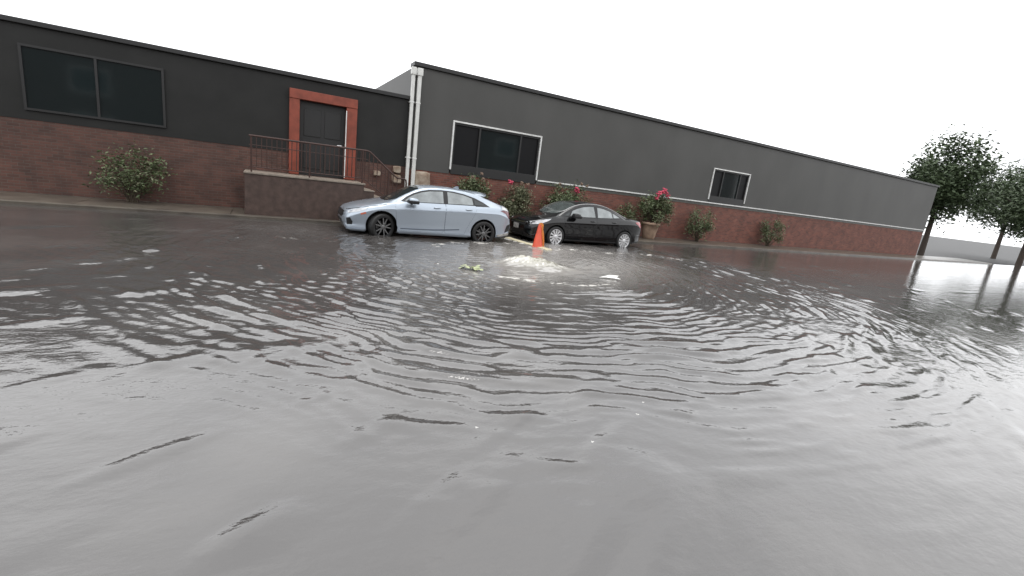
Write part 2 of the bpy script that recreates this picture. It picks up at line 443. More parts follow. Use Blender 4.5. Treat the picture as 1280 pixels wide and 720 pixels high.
me.materials.append(wm)
wo_ = bpy.data.objects.new("flood_water", me); col.objects.link(wo_)
tag(wo_, "grey rippling flood water covering the street, foaming where it wells up", kind="structure")

# ------------------------------------------------------------------ the grey building
T = empty("grey_building", (4.05, WALL_Y, 0))
def P(x): return x - 4.05
WX0, WX1, WZ0, WZ1 = 5.40, 8.79, 1.84, 3.39
X_END, ROOF_Z = 40.0, 4.75
bm = bmesh.new()
panels = [(4.05, WX0, 1.694, ROOF_Z), (WX0, WX1, WZ1, ROOF_Z), (WX1, X_END, 1.86, ROOF_Z)]
for (a, b_, z0, z1) in panels:
    if a == WX1:
        x = a
        box(bm, P(a), P(18.0), 0, .3, z0, z1); box(bm, P(18.0), P(20.6), 0, .3, z0, 1.95)
        box(bm, P(18.0), P(20.6), 0, .3, 3.4, z1); box(bm, P(20.6), P(X_END), 0, .3, z0, z1)
    else:
        box(bm, P(a), P(b_), 0, .3, z0, z1)
box(bm, P(X_END - .3), P(X_END), .3, 12, -.1, ROOF_Z)
box(bm, P(4.05), P(4.35), .3, 12, 1.7, ROOF_Z)
obj("siding_wall", bm, SIDING, T)
bm = bmesh.new()
box(bm, P(4.052), P(X_END), .02, .29, -.1, 1.72)
obj("brick_base", bm, BRICK, T)
bm = bmesh.new()
box(bm, P(8.80), P(X_END), .004, .3, 1.694, 1.858)
obj("flashing_strip", bm, STRIP, T)
bm = bmesh.new()
box(bm, P(8.83), P(X_END), -.045, -.002, 1.812, 1.862, .006)
obj("bottom_trim", bm, TRIMW, T)
bm = bmesh.new()
box(bm, P(4.0), P(X_END + .05), -.08, .42, ROOF_Z + .002, ROOF_Z + .12, .01)
obj("parapet_coping", bm, FRAMED, T)
bm = bmesh.new()
box(bm, P(4.36), P(X_END - .31), .43, 12, ROOF_Z - .5, ROOF_Z - .4)
obj("roof", bm, ROOFM, T)
def window(x0, x1, z0, z1, sill=True):
    bmw = bmesh.new()
    t = .05
    box(bmw, P(x0), P(x0 + t), -.045, .05, z0, z1 - t - .001, .004)
    box(bmw, P(x1 - t), P(x1), -.045, .05, z0, z1 - t - .001, .004)
    box(bmw, P(x0), P(x1), -.045, .05, z1 - t, z1, .004)
    wf = obj("window", bmw, TRIMW, T)
    wf["label"] = "wide three-part window in a thin white frame"
    bmw = bmesh.new()
    a, c, zb, zt = x0 + t + .001, x1 - t - .001, z0, z1 - t - .001
    f = .06
    zs = z0 + .17
    box(bmw, P(a), P(c), -.02, .09, z0 - .145, zs, .006)
    box(bmw, P(a), P(c), .0, .10, zt - f, zt - .001)
    ws = c - a; m1_, m2_ = a + .285 * ws, a + .765 * ws
    for q0, q1 in ((a, a + f), (m1_ - f / 2, m1_ + f / 2), (m2_ - f / 2, m2_ + f / 2), (c - f, c)):
        box(bmw, P(q0), P(q1), .002, .098, zs + .001, zt - f - .001)
    obj("sash_frame", bmw, FRAMED, wf)
    for q0, q1, mt_ in ((a + f, m1_ - f / 2, GLASS_K), (m1_ + f / 2, m2_ - f / 2, GLASS_T), (m2_ + f / 2, c - f, GLASS_K)):
        bmw = bmesh.new(); box(bmw, P(q0) + .001, P(q1) - .001, .05, .06, zs + .002, zt - f - .002)
        obj("pane", bmw, mt_, wf)
    bmw = bmesh.new(); box(bmw, P(a), P(c), .105, .32, z0 - .145, zt); obj("window_back", bmw, FRAMED, wf)
window(WX0, WX1, WZ0, WZ1)
window(18.0, 20.6, 1.99, 3.40)
tag(T, "long grey sided building on a red brick base beside the flooded street", "building")

# lower building left of the pipes, shade painted into its siding colour
T2 = empty("left_building", (-9, WALL_Y, 0))
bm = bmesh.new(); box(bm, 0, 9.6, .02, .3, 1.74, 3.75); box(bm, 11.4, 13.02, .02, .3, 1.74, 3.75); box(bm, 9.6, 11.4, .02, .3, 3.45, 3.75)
obj("siding_wall", bm, SIDING_SHADED, T2)
bm = bmesh.new(); box(bm, .01, 9.59, .03, .29, -.1, 1.77); box(bm, 11.41, 13.01, .03, .29, -.1, 1.77); box(bm, 9.6, 11.4, .03, .31, -.1, 1.15)
obj("brick_base", bm, BRICK2, T2)
bm = bmesh.new(); box(bm, -.05, 13.02, -.06, .4, 3.752, 3.86, .01); obj("parapet_coping", bm, FRAMED, T2)
# door in a red frame
bm = bmesh.new()
box(bm, 9.60, 9.86, -.10, .3, 1.152, 3.2, .01); box(bm, 11.10, 11.40, -.10, .3, 1.152, 3.2, .01); box(bm, 9.60, 11.40, -.12, .3, 3.202, 3.45, .01)
df = obj("door_frame", bm, REDP, T2)
bm = bmesh.new()
box(bm, 9.862, 11.098, .08, .14, 1.152, 3.2)
for zz in (1.35, 2.25):
    for xx in (9.98, 10.53):
        box(bm, xx, xx + .45, .062, .079, zz, zz + .75, .01)
dr = obj("door", bm, FRAMED, T2)
bm = bmesh.new(); tube(bm, [(11.0, .05, 2.1), (11.0, .0, 2.1)], .03, 12); tube(bm, [(11.0, .0, 2.1), (10.88, -.005, 2.1)], .012, 8); obj("handle", bm, CHROME, dr)
bm = bmesh.new(); box(bm, 11.085, 11.11, -.125, -.102, 1.2, 3.1); obj("frame_edge", bm, TRIMW, T2)
bm = bmesh.new()
wx = 4.2
box(bm, wx, wx + 2.6, -.03, .04, 1.95, 2.0); box(bm, wx, wx + 2.6, -.03, .04, 3.3, 3.35)
for q in (0, 1.28, 2.55): box(bm, wx + q, wx + q + .05, -.03, .04, 2.002, 3.298)
wf = obj("window", bm, FRAMED, T2)
bm = bmesh.new(); box(bm, wx + .05, wx + 2.55, .0, .015, 2.0, 3.3); obj("pane", bm, GLASS_T, wf)
tag(T2, "building with siding darkened for shade and a red framed door above the steps", "building")

# pale stones set in front of the brick
def stone(cx, cz, wx_, wz_, seed, label):
    bm = bmesh.new(); box(bm, -wx_ / 2, wx_ / 2, -.09, .06, 0, wz_)
    bmesh.ops.subdivide_edges(bm, edges=bm.edges[:], cuts=5, use_grid_fill=True)
    for v_ in bm.verts:
        nv = noise.noise_vector(v_.co * 5 + Vector((seed, 0, 0))) * .03
        k = ((v_.co.x / (wx_ / 2)) ** 4 + ((v_.co.z - wz_ / 2) / (wz_ / 2)) ** 4)
        v_.co.x *= 1 - .05 * k; v_.co.z = wz_ / 2 + (v_.co.z - wz_ / 2) * (1 - .05 * k)
        v_.co += nv
    o = obj("stone_block", bm, STONE, smooth=True, loc=(cx, WALL_Y - .02, cz))
    tag(o, label, "stone", "pale stones set along the brick base")
stone(4.48, .70, .56, .98, 1, "wide rounded pale stone block right of the white downpipes")
stone(3.66, 1.20, .27, .27, 2, "small pale stone low in the brick between the stair railing and the downpipes")
stone(3.66, 1.52, .24, .20, 5, "small pale stone just under the shade-darkened siding beside the downpipes")
stone(3.05, 1.36, .20, .16, 8, "small pale stone in the brick seen through the stair railing")

# white downpipes
def pipe(x, r_, label):
    t = empty("downpipe", (x, WALL_Y - .14, .06))
    bm = bmesh.new()
    box(bm, -r_, r_, -r_ * .8, r_ * .8, .15, 4.62, .02)
    box(bm, -r_, r_, -r_ * .8 - .09, r_ * .8 - .0, .0, .148, .02)
    obj("pipe", bm, PIPEW, t)
    for z in (1.95, 3.6):
        bm = bmesh.new(); box(bm, -r_ - .012, r_ + .012, -r_ * .8 - .006, .135, z, z + .04, .003); obj("bracket", bm, TRIMW, t)
    bm = bmesh.new(); box(bm, -r_ * 1.5, r_ * 1.5, -r_ * 1.2, r_ * 1.2, 4.40, 4.62, .02); obj("hopper", bm, PIPEW, t)
    tag(t, label, "downpipe", "white downpipes on the building corner")
pipe(3.97, .052, "white downpipe nearest the stair railing")
pipe(4.165, .058, "white downpipe nearest the wide pale stone")

# ------------------------------------------------------------------ stairs and railing
T = empty("entrance_stairs", (2.45, 13.6, 0))
LZ = 1.14
bm = bmesh.new(); box(bm, -2.9, 0, .0, 1.4, -.1, LZ - .05); obj("landing", bm, STEPM, T)
bm = bmesh.new(); box(bm, -2.92, .03, -.03, 1.4, LZ - .048, LZ, .008); obj("landing_slab", bm, NOSE, T)
ns = 5; rise = (LZ - .06) / (ns + 1)
for i in range(ns):
    zt = LZ - rise * (i + 1)
    bm = bmesh.new(); box(bm, .002 + i * .28, (i + 1) * .28, .0, 1.4, -.1, zt - .032)
    s_ = obj("step", bm, STEPM, T)
    bm = bmesh.new(); box(bm, .002 + i * .28, (i + 1) * .28 + .02, -.02, 1.4, zt - .03, zt, .006); obj("tread", bm, NOSE, s_)
tag(T, "brown concrete entrance stairs with pale treads left of the downpipes", "stairs")
T = empty("stair_railing", (2.45, 13.68, 0))
def X_(x): return x - 2.45
top = [(-.35, 2.02), (2.50, 2.03), (2.58, 2.01), (2.66, 1.95), (3.12, 1.575), (3.36, 1.40), (3.42, 1.385), (3.58, 1.385), (3.635, 1.35), (3.65, 1.27), (3.65, .95)]
bm = bmesh.new(); tube(bm, [(X_(x), 0, z) for x, z in top], .024, 8)
obj("handrail", bm, IRON, T)
bm = bmesh.new(); tube(bm, [(X_(x), 0, z) for x, z in ((-.35, 1.27), (2.45, 1.27), (3.4, .58))], .014, 6); obj("lower_rail", bm, IRON, T)
bm = bmesh.new(); tube(bm, [(X_(x), 0, z) for x, z in ((-.35, 1.80), (2.52, 1.80), (3.13, 1.36), (3.4, 1.18))], .010, 6); obj("upper_rail", bm, IRON, T)
def ztop_(x): return float(np.interp(x, [p[0] for p in top[:7]], [p[1] for p in top[:7]]))
def zlow_(x): return float(np.interp(x, [-.35, 2.45, 3.4], [1.27, 1.27, .58]))
for x in (-.3, 1.05, 2.40, 3.13):
    bm = bmesh.new(); zb_ = LZ if x < 2.45 else LZ - rise * (int((x - 2.45) / .28) + 1)
    box(bm, X_(x) - .02, X_(x) + .02, -.02, .02, zb_, ztop_(x) - .01); obj("post", bm, IRON, T)
bxs = [(-.3 + .115 * i) for i in range(1, 33)]
for x in bxs:
    if min(abs(x - q) for q in (-.3, 1.05, 2.40, 3.13)) < .05: continue
    bm = bmesh.new(); box(bm, X_(x) - .010, X_(x) + .010, -.010, .010, zlow_(x), ztop_(x) - .015); obj("baluster", bm, IRON, T)
tag(T, "black iron stair railing with thin balusters and curled end", "railing")

# ------------------------------------------------------------------ plants
def leaves_bm(bm, centers, n_per, spread, size, mi=0, droop=.3):
    for c in centers:
        for _ in range(n_per):
            p = Vector(c) + Vector((random.gauss(0, spread), random.gauss(0, spread * .7), random.gauss(0, spread)))
            s = size * random.uniform(.6, 1.4)
            e = Euler((random.uniform(-1, 1), random.uniform(-1, 1), random.uniform(0, 6.28)))
            mt_ = e.to_matrix()
            pts_ = [(0, -s, -.2 * s * droop), (s * .42, -s * .1, .08 * s), (0, s, -.3 * s * droop), (-s * .42, -s * .1, .08 * s)]
            vs = [bm.verts.new(p + mt_ @ Vector(q_)) for q_ in pts_]
            f = bm.faces.new(vs); f.material_index = mi
def blossom(parent, p, s, m):
    bm = bmesh.new()
    for k in range(9):
        a = k * 2.4; rr0 = s * (.25 + .09 * k) * .75
        c = Vector((rr0 * math.cos(a), rr0 * math.sin(a), s * .4 * math.sin(k)))
        rr1 = bmesh.ops.create_icosphere(bm, subdivisions=1, radius=s * .38)
        for v_ in rr1["verts"]:
            v_.co = Vector((v_.co.x, v_.co.y, v_.co.z * .6)); v_.co += c + noise.noise_vector(v_.co * 30) * s * .12
    o = obj("blossom", bm, m, parent, smooth=True); o.location = p; o.rotation_euler = (random.uniform(-.6, .9), random.uniform(-.5, .5), random.uniform(0, 6))
def shrub(x, y, z0, h, wdt, n_cl, label, cat="shrub", pinks=(), pales=(), m=LEAF1, name="rose_bush", seed=0, loose=.5, npl=85, size=.044):
    random.seed(seed)
    t = empty(name, (x, y, z0))
    bms = bmesh.new(); centers = []
    for i in range(n_cl):
        a = random.uniform(0, 2 * PI); q = random.random() ** .6
        cx, cy = wdt / 2 * q * math.cos(a), min(.22, wdt / 2 * q * .55 * math.sin(a))
        cz = h * (.22 + .78 * random.random() ** .8) * (1 - .35 * q * q)
        centers.append((cx, cy, cz))
        b0 = (random.gauss(0, .06), random.gauss(0, .04), 0)
        mid = ((b0[0] + cx) / 2 + random.gauss(0, .05), cy / 2, cz * .55)
        tube(bms, [b0, mid, (cx, cy, cz)], [.011, .008, .004], 5)
    for (px_, py_, pz_) in list(pinks) + list(pales):
        tube(bms, [(px_ * .3, py_ * .3, .2), (px_ * .8, py_ * .8, pz_ * .6), (px_, py_, pz_)], [.009, .006, .004], 5)
    obj("stems", bms, STEMM, t)
    bml = bmesh.new()
    leaves_bm(bml, centers, npl, .10 * (1 + loose * .5), size)
    for c in centers[::2]: leaves_bm(bml, [c], int(npl * .6), .09, size, mi=1)
    obj("foliage", bml, [m, LEAF2], t)
    for p in pinks: blossom(t, p, .115, PINK)
    for p in pales: blossom(t, p, .075, PALEF)
    tag(t, label, cat)
    return t
SY = 14.55
# shrubs measured against the wall
shrub(6.12, SY, .06, 1.60, 1.25, 40, "loose green shrub with pale faded blooms under the wide window, behind the silver car roof",
      pales=[(.24, -.1, 1.76), (.30, -.1, 1.60), (-.1, -.15, 1.62)], seed=3)
shrub(7.80, SY, .06, 1.58, 1.10, 46, "dense olive bush standing between the silver hatchback and the black sedan",
      pales=[(.1, -.1, 1.62), (.35, -.1, 1.60), (-.22, -.2, 1.0)], pinks=[(-.32, -.05, 1.60)], seed=4, m=LEAF2, npl=85)
shrub(10.0, SY, .06, 1.76, 2.05, 60, "broad rose bush with one pink bloom behind the black sedan roof",
      pinks=[(.17, -.2, 1.66), (.22, -.2, 1.56)], pales=[(-.55, -.15, 1.75), (.70, -.1, 1.80), (.45, -.1, 1.84), (-.9, -.1, 1.15), (-.62, -.2, 1.05)], seed=5, npl=80)
shrub(12.95, SY, .06, 1.35, 1.1, 30, "low sparse shrub between the black sedan trunk and the planter",
      pales=[(.1, -.1, 1.2)], seed=6, npl=30)
# planter
def planter(x, y, label):
    t = empty("flower_pot", (x, y, .062))
    bm = bmesh.new()
    t.scale = (1.15, 1.15, 1.02)
    prof = [(.0, .0), (.20, .0), (.215, .03), (.27, .36), (.30, .56), (.335, .575), (.335, .66), (.30, .665), (.285, .60), (.0, .60)]
    lathe(bm, prof, 'z', 40)
    for v_ in bm.verts:
        v_.co += noise.noise_vector(v_.co * 4) * .008
    obj("pot", bm, POT, t, smooth=True)
    bm = bmesh.new(); bmesh.ops.create_circle(bm, cap_ends=True, radius=.28, segments=24)
    for v_ in bm.verts: v_.co.z = .62
    obj("soil", bm, SOIL, t)
    tag(t, label, "planter")
planter(14.15, 14.35, "large weathered tan flower pot with rounded rim by the brick wall")
random.seed(9)
shrub(14.30, 14.38, .68, 1.20, 1.60, 46, "potted flowering shrub with clusters of pink blooms in the tan planter",
      pinks=[(-.22, -.2, 1.05), (-.10, -.2, 1.30), (.10, -.2, 1.42), (-.17, -.2, 1.22), (.17, -.25, 1.30), (.05, -.2, 1.34), (.34, -.2, 1.18)], pales=[(.38, -.1, 1.2), (-.05, -.3, .18), (-.2, -.25, .06), (.1, -.3, .12)],
      seed=10, name="potted_shrub", npl=80)
shrub(17.3, SY, .06, 1.5, 1.5, 34, "broad dark shrub right of the potted flowers", seed=12, npl=46)
shrub(22.5, SY, .06, 1.4, 1.6, 30, "green shrub past the farther window", seed=13, npl=46)
shrub(-2.9, SY, .06, 1.3, 1.3, 30, "green shrub left of the entrance stairs", seed=14, npl=46)

# ------------------------------------------------------------------ cars
def interp(tab, x): return pchip([t[0] for t in tab], [t[1] for t in tab], x)

class Car:
    def __init__(s, name, paint, K):
        s.K = K; s.paint = paint
        s.root = empty(name, K["loc"], K["rz"])
        s.build_body()
    def ring(s, x):
        K = s.K
        zt = float(interp(K["top"], x)); zb = float(interp(K["bot"], x)); hw = float(interp(K["hw"], x))
        zbelt = min(float(interp(K["belt"], x)), zt - .012); zs = min(float(interp(K["crease"], x)), zbelt - .03); rw = float(interp(K["roofw"], x)) * hw
        zm = zb + (zs - zb) * .42
        P_ = [(0, zb), (.55 * hw, zb), (.86 * hw, zb + .005), (.945 * hw, zb + .03), (.968 * hw, zb + .07), (.962 * hw, zb + .13),
              (.958 * hw, zm), (.988 * hw, zs - .10), (1.0 * hw, zs - .022), (.985 * hw, zs + .008), (.955 * hw, (zs + zbelt) / 2 + .012), (.912 * hw, zbelt)]
        w0, z0 = .912 * hw, zbelt; w1, z1 = rw, zt - (K["crown"] if zt - zbelt > .12 else K["crown"] * max(.1, (zt - zbelt) / .12))
        z1 = max(z1, zbelt + .003)
        P_ += [(w0 + (w1 - w0) * .33 + .012 * (zt - zbelt), z0 + (z1 - z0) * .33), (w0 + (w1 - w0) * .68 + .018 * (zt - zbelt), z0 + (z1 - z0) * .68), (w1, z1)]
        P_ += [(w1 * .90, z1 + (zt - z1) * .42), (w1 * .6, z1 + (zt - z1) * .84), (w1 * .3, z1 + (zt - z1) * .97), (0, zt)]
        return catmull(P_, False, 3)
    def build_body(s):
        K = s.K; x0, x1 = K["x0"], K["x1"]
        st = sorted(set([x0, x0 + .006, x0 + .015, x0 + .03] + list(np.arange(x0 + .05, x1 - .05, .04)) + [x1 - .03, x1 - .015, x1 - .006, x1]))
        bm = bmesh.new(); rings = []
        for x in st:
            h = s.ring(x)
            full = [(-y, z) for y, z in h] + [(y, z) for y, z in h[::-1][1:-1]]
            rings.append([bm.verts.new((x, y, z)) for y, z in full])
        n_ = len(rings[0])
        for i in range(len(rings) - 1):
            for k in range(n_): bm.faces.new((rings[i][k], rings[i][(k + 1) % n_], rings[i + 1][(k + 1) % n_], rings[i + 1][k]))
        for rg, sx in ((rings[0], -1), (rings[-1], 1)):
            cz = (rg[0].co.z + rg[n_ // 2].co.z) / 2; prev = rg
            for f, dx in ((.93, .012), (.75, .028), (.4, .038), (.1, .042)):
                new = [bm.verts.new((v_.co.x * 0 + rg[0].co.x + sx * dx, v_.co.y * f, cz + (v_.co.z - cz) * f)) for v_ in rg]
                for k in range(n_): bm.faces.new((prev[k], prev[(k + 1) % n_], new[(k + 1) % n_], new[k]))
                prev = new
            bm.faces.new(prev)
        bmesh.ops.recalc_face_normals(bm, faces=bm.faces[:])
        s.bvh = BVHTree.FromBMesh(bm)
        body = obj("body", bm, [s.paint, BLACKP], s.root, smooth=True)
        # wheel wells
        bmc = bmesh.new()
        for hx, ra in ((0, K["arch"][0]), (K["wb"], K["arch"][1])):
            for sd in (-1, 1):
                n0 = len(bmc.verts)
                lathe(bmc, [(ra, .52 * sd), (ra, .75 * sd), (ra, 1.1 * sd)], 'y', 56, mi=1, cap=True)
                bmc.verts.ensure_lookup_table()
                for v_ in bmc.verts[n0:]: v_.co.x += hx; v_.co.z += K["hub"] + .01
        bmesh.ops.recalc_face_normals(bmc, faces=bmc.faces[:])
        cut = obj("cutter", bmc, [s.paint, BLACKP])
        md_ = body.modifiers.new("b", 'BOOLEAN'); md_.object = cut; md_.operation = 'DIFFERENCE'; md_.solver = 'EXACT'
        bpy.context.view_layer.update()
        sv = s.root.matrix_world.copy()
        body.parent = None; bpy.context.view_layer.update()
        dg = bpy.context.evaluated_depsgraph_get()
        nm = bpy.data.meshes.new_from_object(body.evaluated_get(dg))
        body.modifiers.clear(); body.data = nm; body.parent = s.root
        bpy.data.objects.remove(cut)
        s.body = body
        sm = [True] * len(nm.polygons); nm.polygons.foreach_set("use_smooth", sm)
        e_ = body.modifiers.new("edge", 'EDGE_SPLIT'); e_.split_angle = R(38)
    def patch(s, name, poly, m, side='L', off=.004, thick=.006, parent=None, smooth=True, step=.045, mi_=None):
        """poly: outline in (x,z) for the sides L (-y) / R (+y), (y,z) for F / B, (x,y) for T; laid on the body"""
        bm = bmesh.new()
        def tp(a, b_): return {'L': (a, 0, b_), 'R': (a, 0, b_), 'F': (0, a, b_), 'B': (0, a, b_), 'T': (a, b_, 0)}[side]
        vs = [bm.verts.new(tp(a, b_)) for a, b_ in poly]
        bm.faces.new(vs)
        axs = {'L': (0, 2), 'R': (0, 2), 'F': (1, 2), 'B': (1, 2), 'T': (0, 1)}[side]
        for ax in axs:
            lo = min(v_.co[ax] for v_ in bm.verts); hi = max(v_.co[ax] for v_ in bm.verts)
            c = math.floor(lo / step) * step + step
            while c < hi:
                no = Vector((0, 0, 0)); no[ax] = 1; co = no * c
                bmesh.ops.bisect_plane(bm, geom=bm.verts[:] + bm.edges[:] + bm.faces[:], plane_co=co, plane_no=no, dist=1e-6)
                c += step
        d = {'L': Vector((0, 1, 0)), 'R': Vector((0, -1, 0)), 'F': Vector((1, 0, 0)), 'B': Vector((-1, 0, 0)), 'T': Vector((0, 0, -1))}[side]
        nor = {}
        for v_ in list(bm.verts):
            o_ = v_.co - d * 8
            hit = s.bvh.ray_cast(o_, d)
            if hit[0] is None:
                nr = s.bvh.find_nearest(v_.co - d * 1.0); hit = (nr[0], nr[1])
            nn = hit[1]
            if nn.dot(d) > 0: nn = -nn
            v_.co = hit[0] + nn * off; nor[v_] = nn
        # thickness: drop a skirt inwards
        be = [e for e in bm.edges if e.is_boundary]
        ret = bmesh.ops.extrude_edge_only(bm, edges=be)
        for g in ret["geom"]:
            if isinstance(g, bmesh.types.BMVert):
                g.co = g.co + d * (thick + off)
        for f in bm.faces:
            pass
        bmesh.ops.recalc_face_normals(bm, faces=bm.faces[:])
        # orient outwards
        c = sum((f.normal.dot(d) * f.calc_area() for f in bm.faces), 0)
        if c > 0: bmesh.ops.reverse_faces(bm, faces=bm.faces[:])
        o = obj(name, bm, m, parent or s.root, smooth=True)
        e_ = o.modifiers.new("edge", 'EDGE_SPLIT'); e_.split_angle = R(40)
        return o
    def both(s, name, poly, m, **kw):
        return [s.patch(name, poly, m, side=sd, **kw) for sd in ('L', 'R')]

def strip_poly(pts, wd):
    pts = catmull(pts, False, 4) if len(pts) > 2 else pts
    a = []; b_ = []
    for i, p in enumerate(pts):
        p = np.array(p); q0 = np.array(pts[max(0, i - 1)]); q1 = np.array(pts[min(len(pts) - 1, i + 1)])
        d = q1 - q0; d = d / (np.linalg.norm(d) + 1e-9); nn = np.array([-d[1], d[0]]) * wd / 2
        a.append(tuple(p + nn)); b_.append(tuple(p - nn))
    return a + b_[::-1]
def grow(poly, d):
    P_ = np.array(poly); n_ = len(P_); area = 0
    for i in range(n_): area += P_[i][0] * P_[(i + 1) % n_][1] - P_[(i + 1) % n_][0] * P_[i][1]
    sg = 1 if area > 0 else -1; out = []
    for i in range(n_):
        e0 = P_[i] - P_[i - 1]; e1 = P_[(i + 1) % n_] - P_[i]
        n0 = np.array([e0[1], -e0[0]]) / (np.linalg.norm(e0) + 1e-9); n1 = np.array([e1[1], -e1[0]]) / (np.linalg.norm(e1) + 1e-9)
        nn = n0 + n1; L_ = np.linalg.norm(nn); nn = nn / max(L_, .5) * (2 / max(L_, .8)) * .7
        out.append(tuple(P_[i] + sg * nn * d))
    return out

def rim_multi(parent, rr, kind):
    bm = bmesh.new()
    lathe(bm, [(rr, .095), (rr, -.085), (rr * 1.03, -.098), (rr * 1.03, -.104), (rr * .97, -.104), (rr * .94, -.09), (rr * .93, .09)], 'y', 48)
    if kind == "dark":
        rim = obj("rim", bm, RIM_D, parent, smooth=True)
        bmb = bmesh.new(); bmf = bmesh.new()
        for k in range(5):
            for dd in (-.19, .19):
                a0 = 2 * PI * k / 5 + PI / 2 + dd * .55; a1 = 2 * PI * k / 5 + PI / 2 + dd * 1.35
                for bmm, yy, ex, m_ in ((bmb, -.035, .0, 0), (bmf, -.088, -.006, 0)):
                    w0, w1 = .020 + ex * .6, .014 + ex * .5
                    d0 = np.array([math.cos(a0), math.sin(a0)]); d1 = np.array([math.cos(a1), math.sin(a1)])
                    p0 = d0 * .045; p1 = d1 * rr * .965; dd_ = (p1 - p0) / np.linalg.norm(p1 - p0); nn = np.array([-dd_[1], dd_[0]])
                    poly = [p0 + nn * w0, p1 + nn * w1, p1 - nn * w1, p0 - nn * w0]
                    prism(bmm, [tuple(q_) for q_ in poly], yy, yy - (.045 if bmm is bmb else .006))
        obj("rim_spokes", bmb, RIM_D, rim); obj("spoke_face", bmf, RIM_M, rim)
        bmc = bmesh.new(); lathe(bmc, [(.0, -.098), (.03, -.098), (.055, -.09), (.06, -.06)], 'y', 20); obj("hub_cap", bmc, RIM_M, rim, smooth=True)
        bmd = bmesh.new(); lathe(bmd, [(.0, -.01), (rr * .62, -.01), (rr * .62, .02), (.0, .02)], 'y', 30); obj("brake_disc", bmd, RIM_M, rim)
    else:
        rim = obj("rim", bm, RIM_S, parent, smooth=True)
        bmb = bmesh.new()
        for k in range(11):
            a0 = 2 * PI * k / 11
            d0 = np.array([math.cos(a0), math.sin(a0)]); nn = np.array([-d0[1], d0[0]])
            poly = [d0 * .035 + nn * .012, d0 * rr * .6 + nn * .021, d0 * rr * .97 + nn * .026, d0 * rr * .97 - nn * .026, d0 * rr * .6 - nn * .021, d0 * .035 - nn * .012]
            prism(bmb, [tuple(q_) for q_ in poly], -.05, -.093)
        obj("rim_spokes", bmb, RIM_S, rim)
        bmc = bmesh.new(); lathe(bmc, [(.0, -.10), (.03, -.10), (.062, -.094), (.065, -.06)], 'y', 20); obj("hub_cap", bmc, RIM_S, rim, smooth=True)
        bmd = bmesh.new(); lathe(bmd, [(.0, .0), (rr * .93, .0), (rr * .93, .03), (.0, .03)], 'y', 30); obj("brake_drum", bmd, BLACKP, rim)
    return rim
def wheels(car, R_, rr, kind, steer=0):
    K = car.K
    for hx in (0, K["wb"]):
        for sd in (-1, 1):
            bm = bmesh.new()
            lathe(bm, [(rr * .99, .10), (rr * 1.06, .108), (R_ * .93, .11), (R_ * .985, .095), (R_, .07), (R_, -.07), (R_ * .985, -.095), (R_ * .93, -.11), (rr * 1.06, -.108), (rr * .99, -.10)], 'y', 56)
            wh = obj("wheel", bm, TYRE, car.root, smooth=True)
            wh.location = (hx, sd * (K["track"]), K["hub"])
            wh.rotation_euler = (0, .3 * hx + .2, (0 if sd < 0 else PI) + (steer if hx == 0 else 0))
            rim_multi(wh, rr, kind)
def mirror(car, x, z, y, m, cap):
    for sd in (-1, 1):
        bm = bmesh.new(); box(bm, -.12, .13, -.12, .10, -.065, .07)
        bmesh.ops.subdivide_edges(bm, edges=bm.edges[:], cuts=3, use_grid_fill=True)
        for v_ in bm.verts:
            d_ = Vector((v_.co.x / .13, v_.co.y / .12, v_.co.z / .07)); k = max(abs(d_.x), abs(d_.y), abs(d_.z)); l_ = d_.length
            f = (k / l_) ** .55 if l_ > 0 else 1
            v_.co = v_.co * f
            v_.co.x += .25 * v_.co.z * -.3
        mo = obj("side_mirror", bm, [m], car.root, smooth=True); mo.location = (x, sd * (y + .075), z)
        bm = bmesh.new(); tube(bm, [(0, sd * -.12, -.075), (0, sd * -.03, -.03)], [.035, .028], 8); obj("mirror_arm", bm, BLACKP, mo)
        bm = bmesh.new(); box(bm, -.125, .135, -.128, .10, -.072, .012, .02); obj("mirror_base", bm, BLACKP, mo)

def handle(car, parent, x, z, m, side=-1):
    h = car.bvh.ray_cast(Vector((x, side * 3, z)), Vector((0, -side, 0)))[0]
    bm = bmesh.new()
    pts = [(x - .09, h.y + side * .004, z - .004), (x - .06, h.y + side * .03, z), (x, h.y + side * .036, z + .002), (x + .06, h.y + side * .03, z + .003), (x + .09, h.y + side * .004, z + .002)]
    tube(bm, pts, [.010, .013, .014, .013, .010], 8)
    obj("door_handle", bm, m, parent, smooth=True)

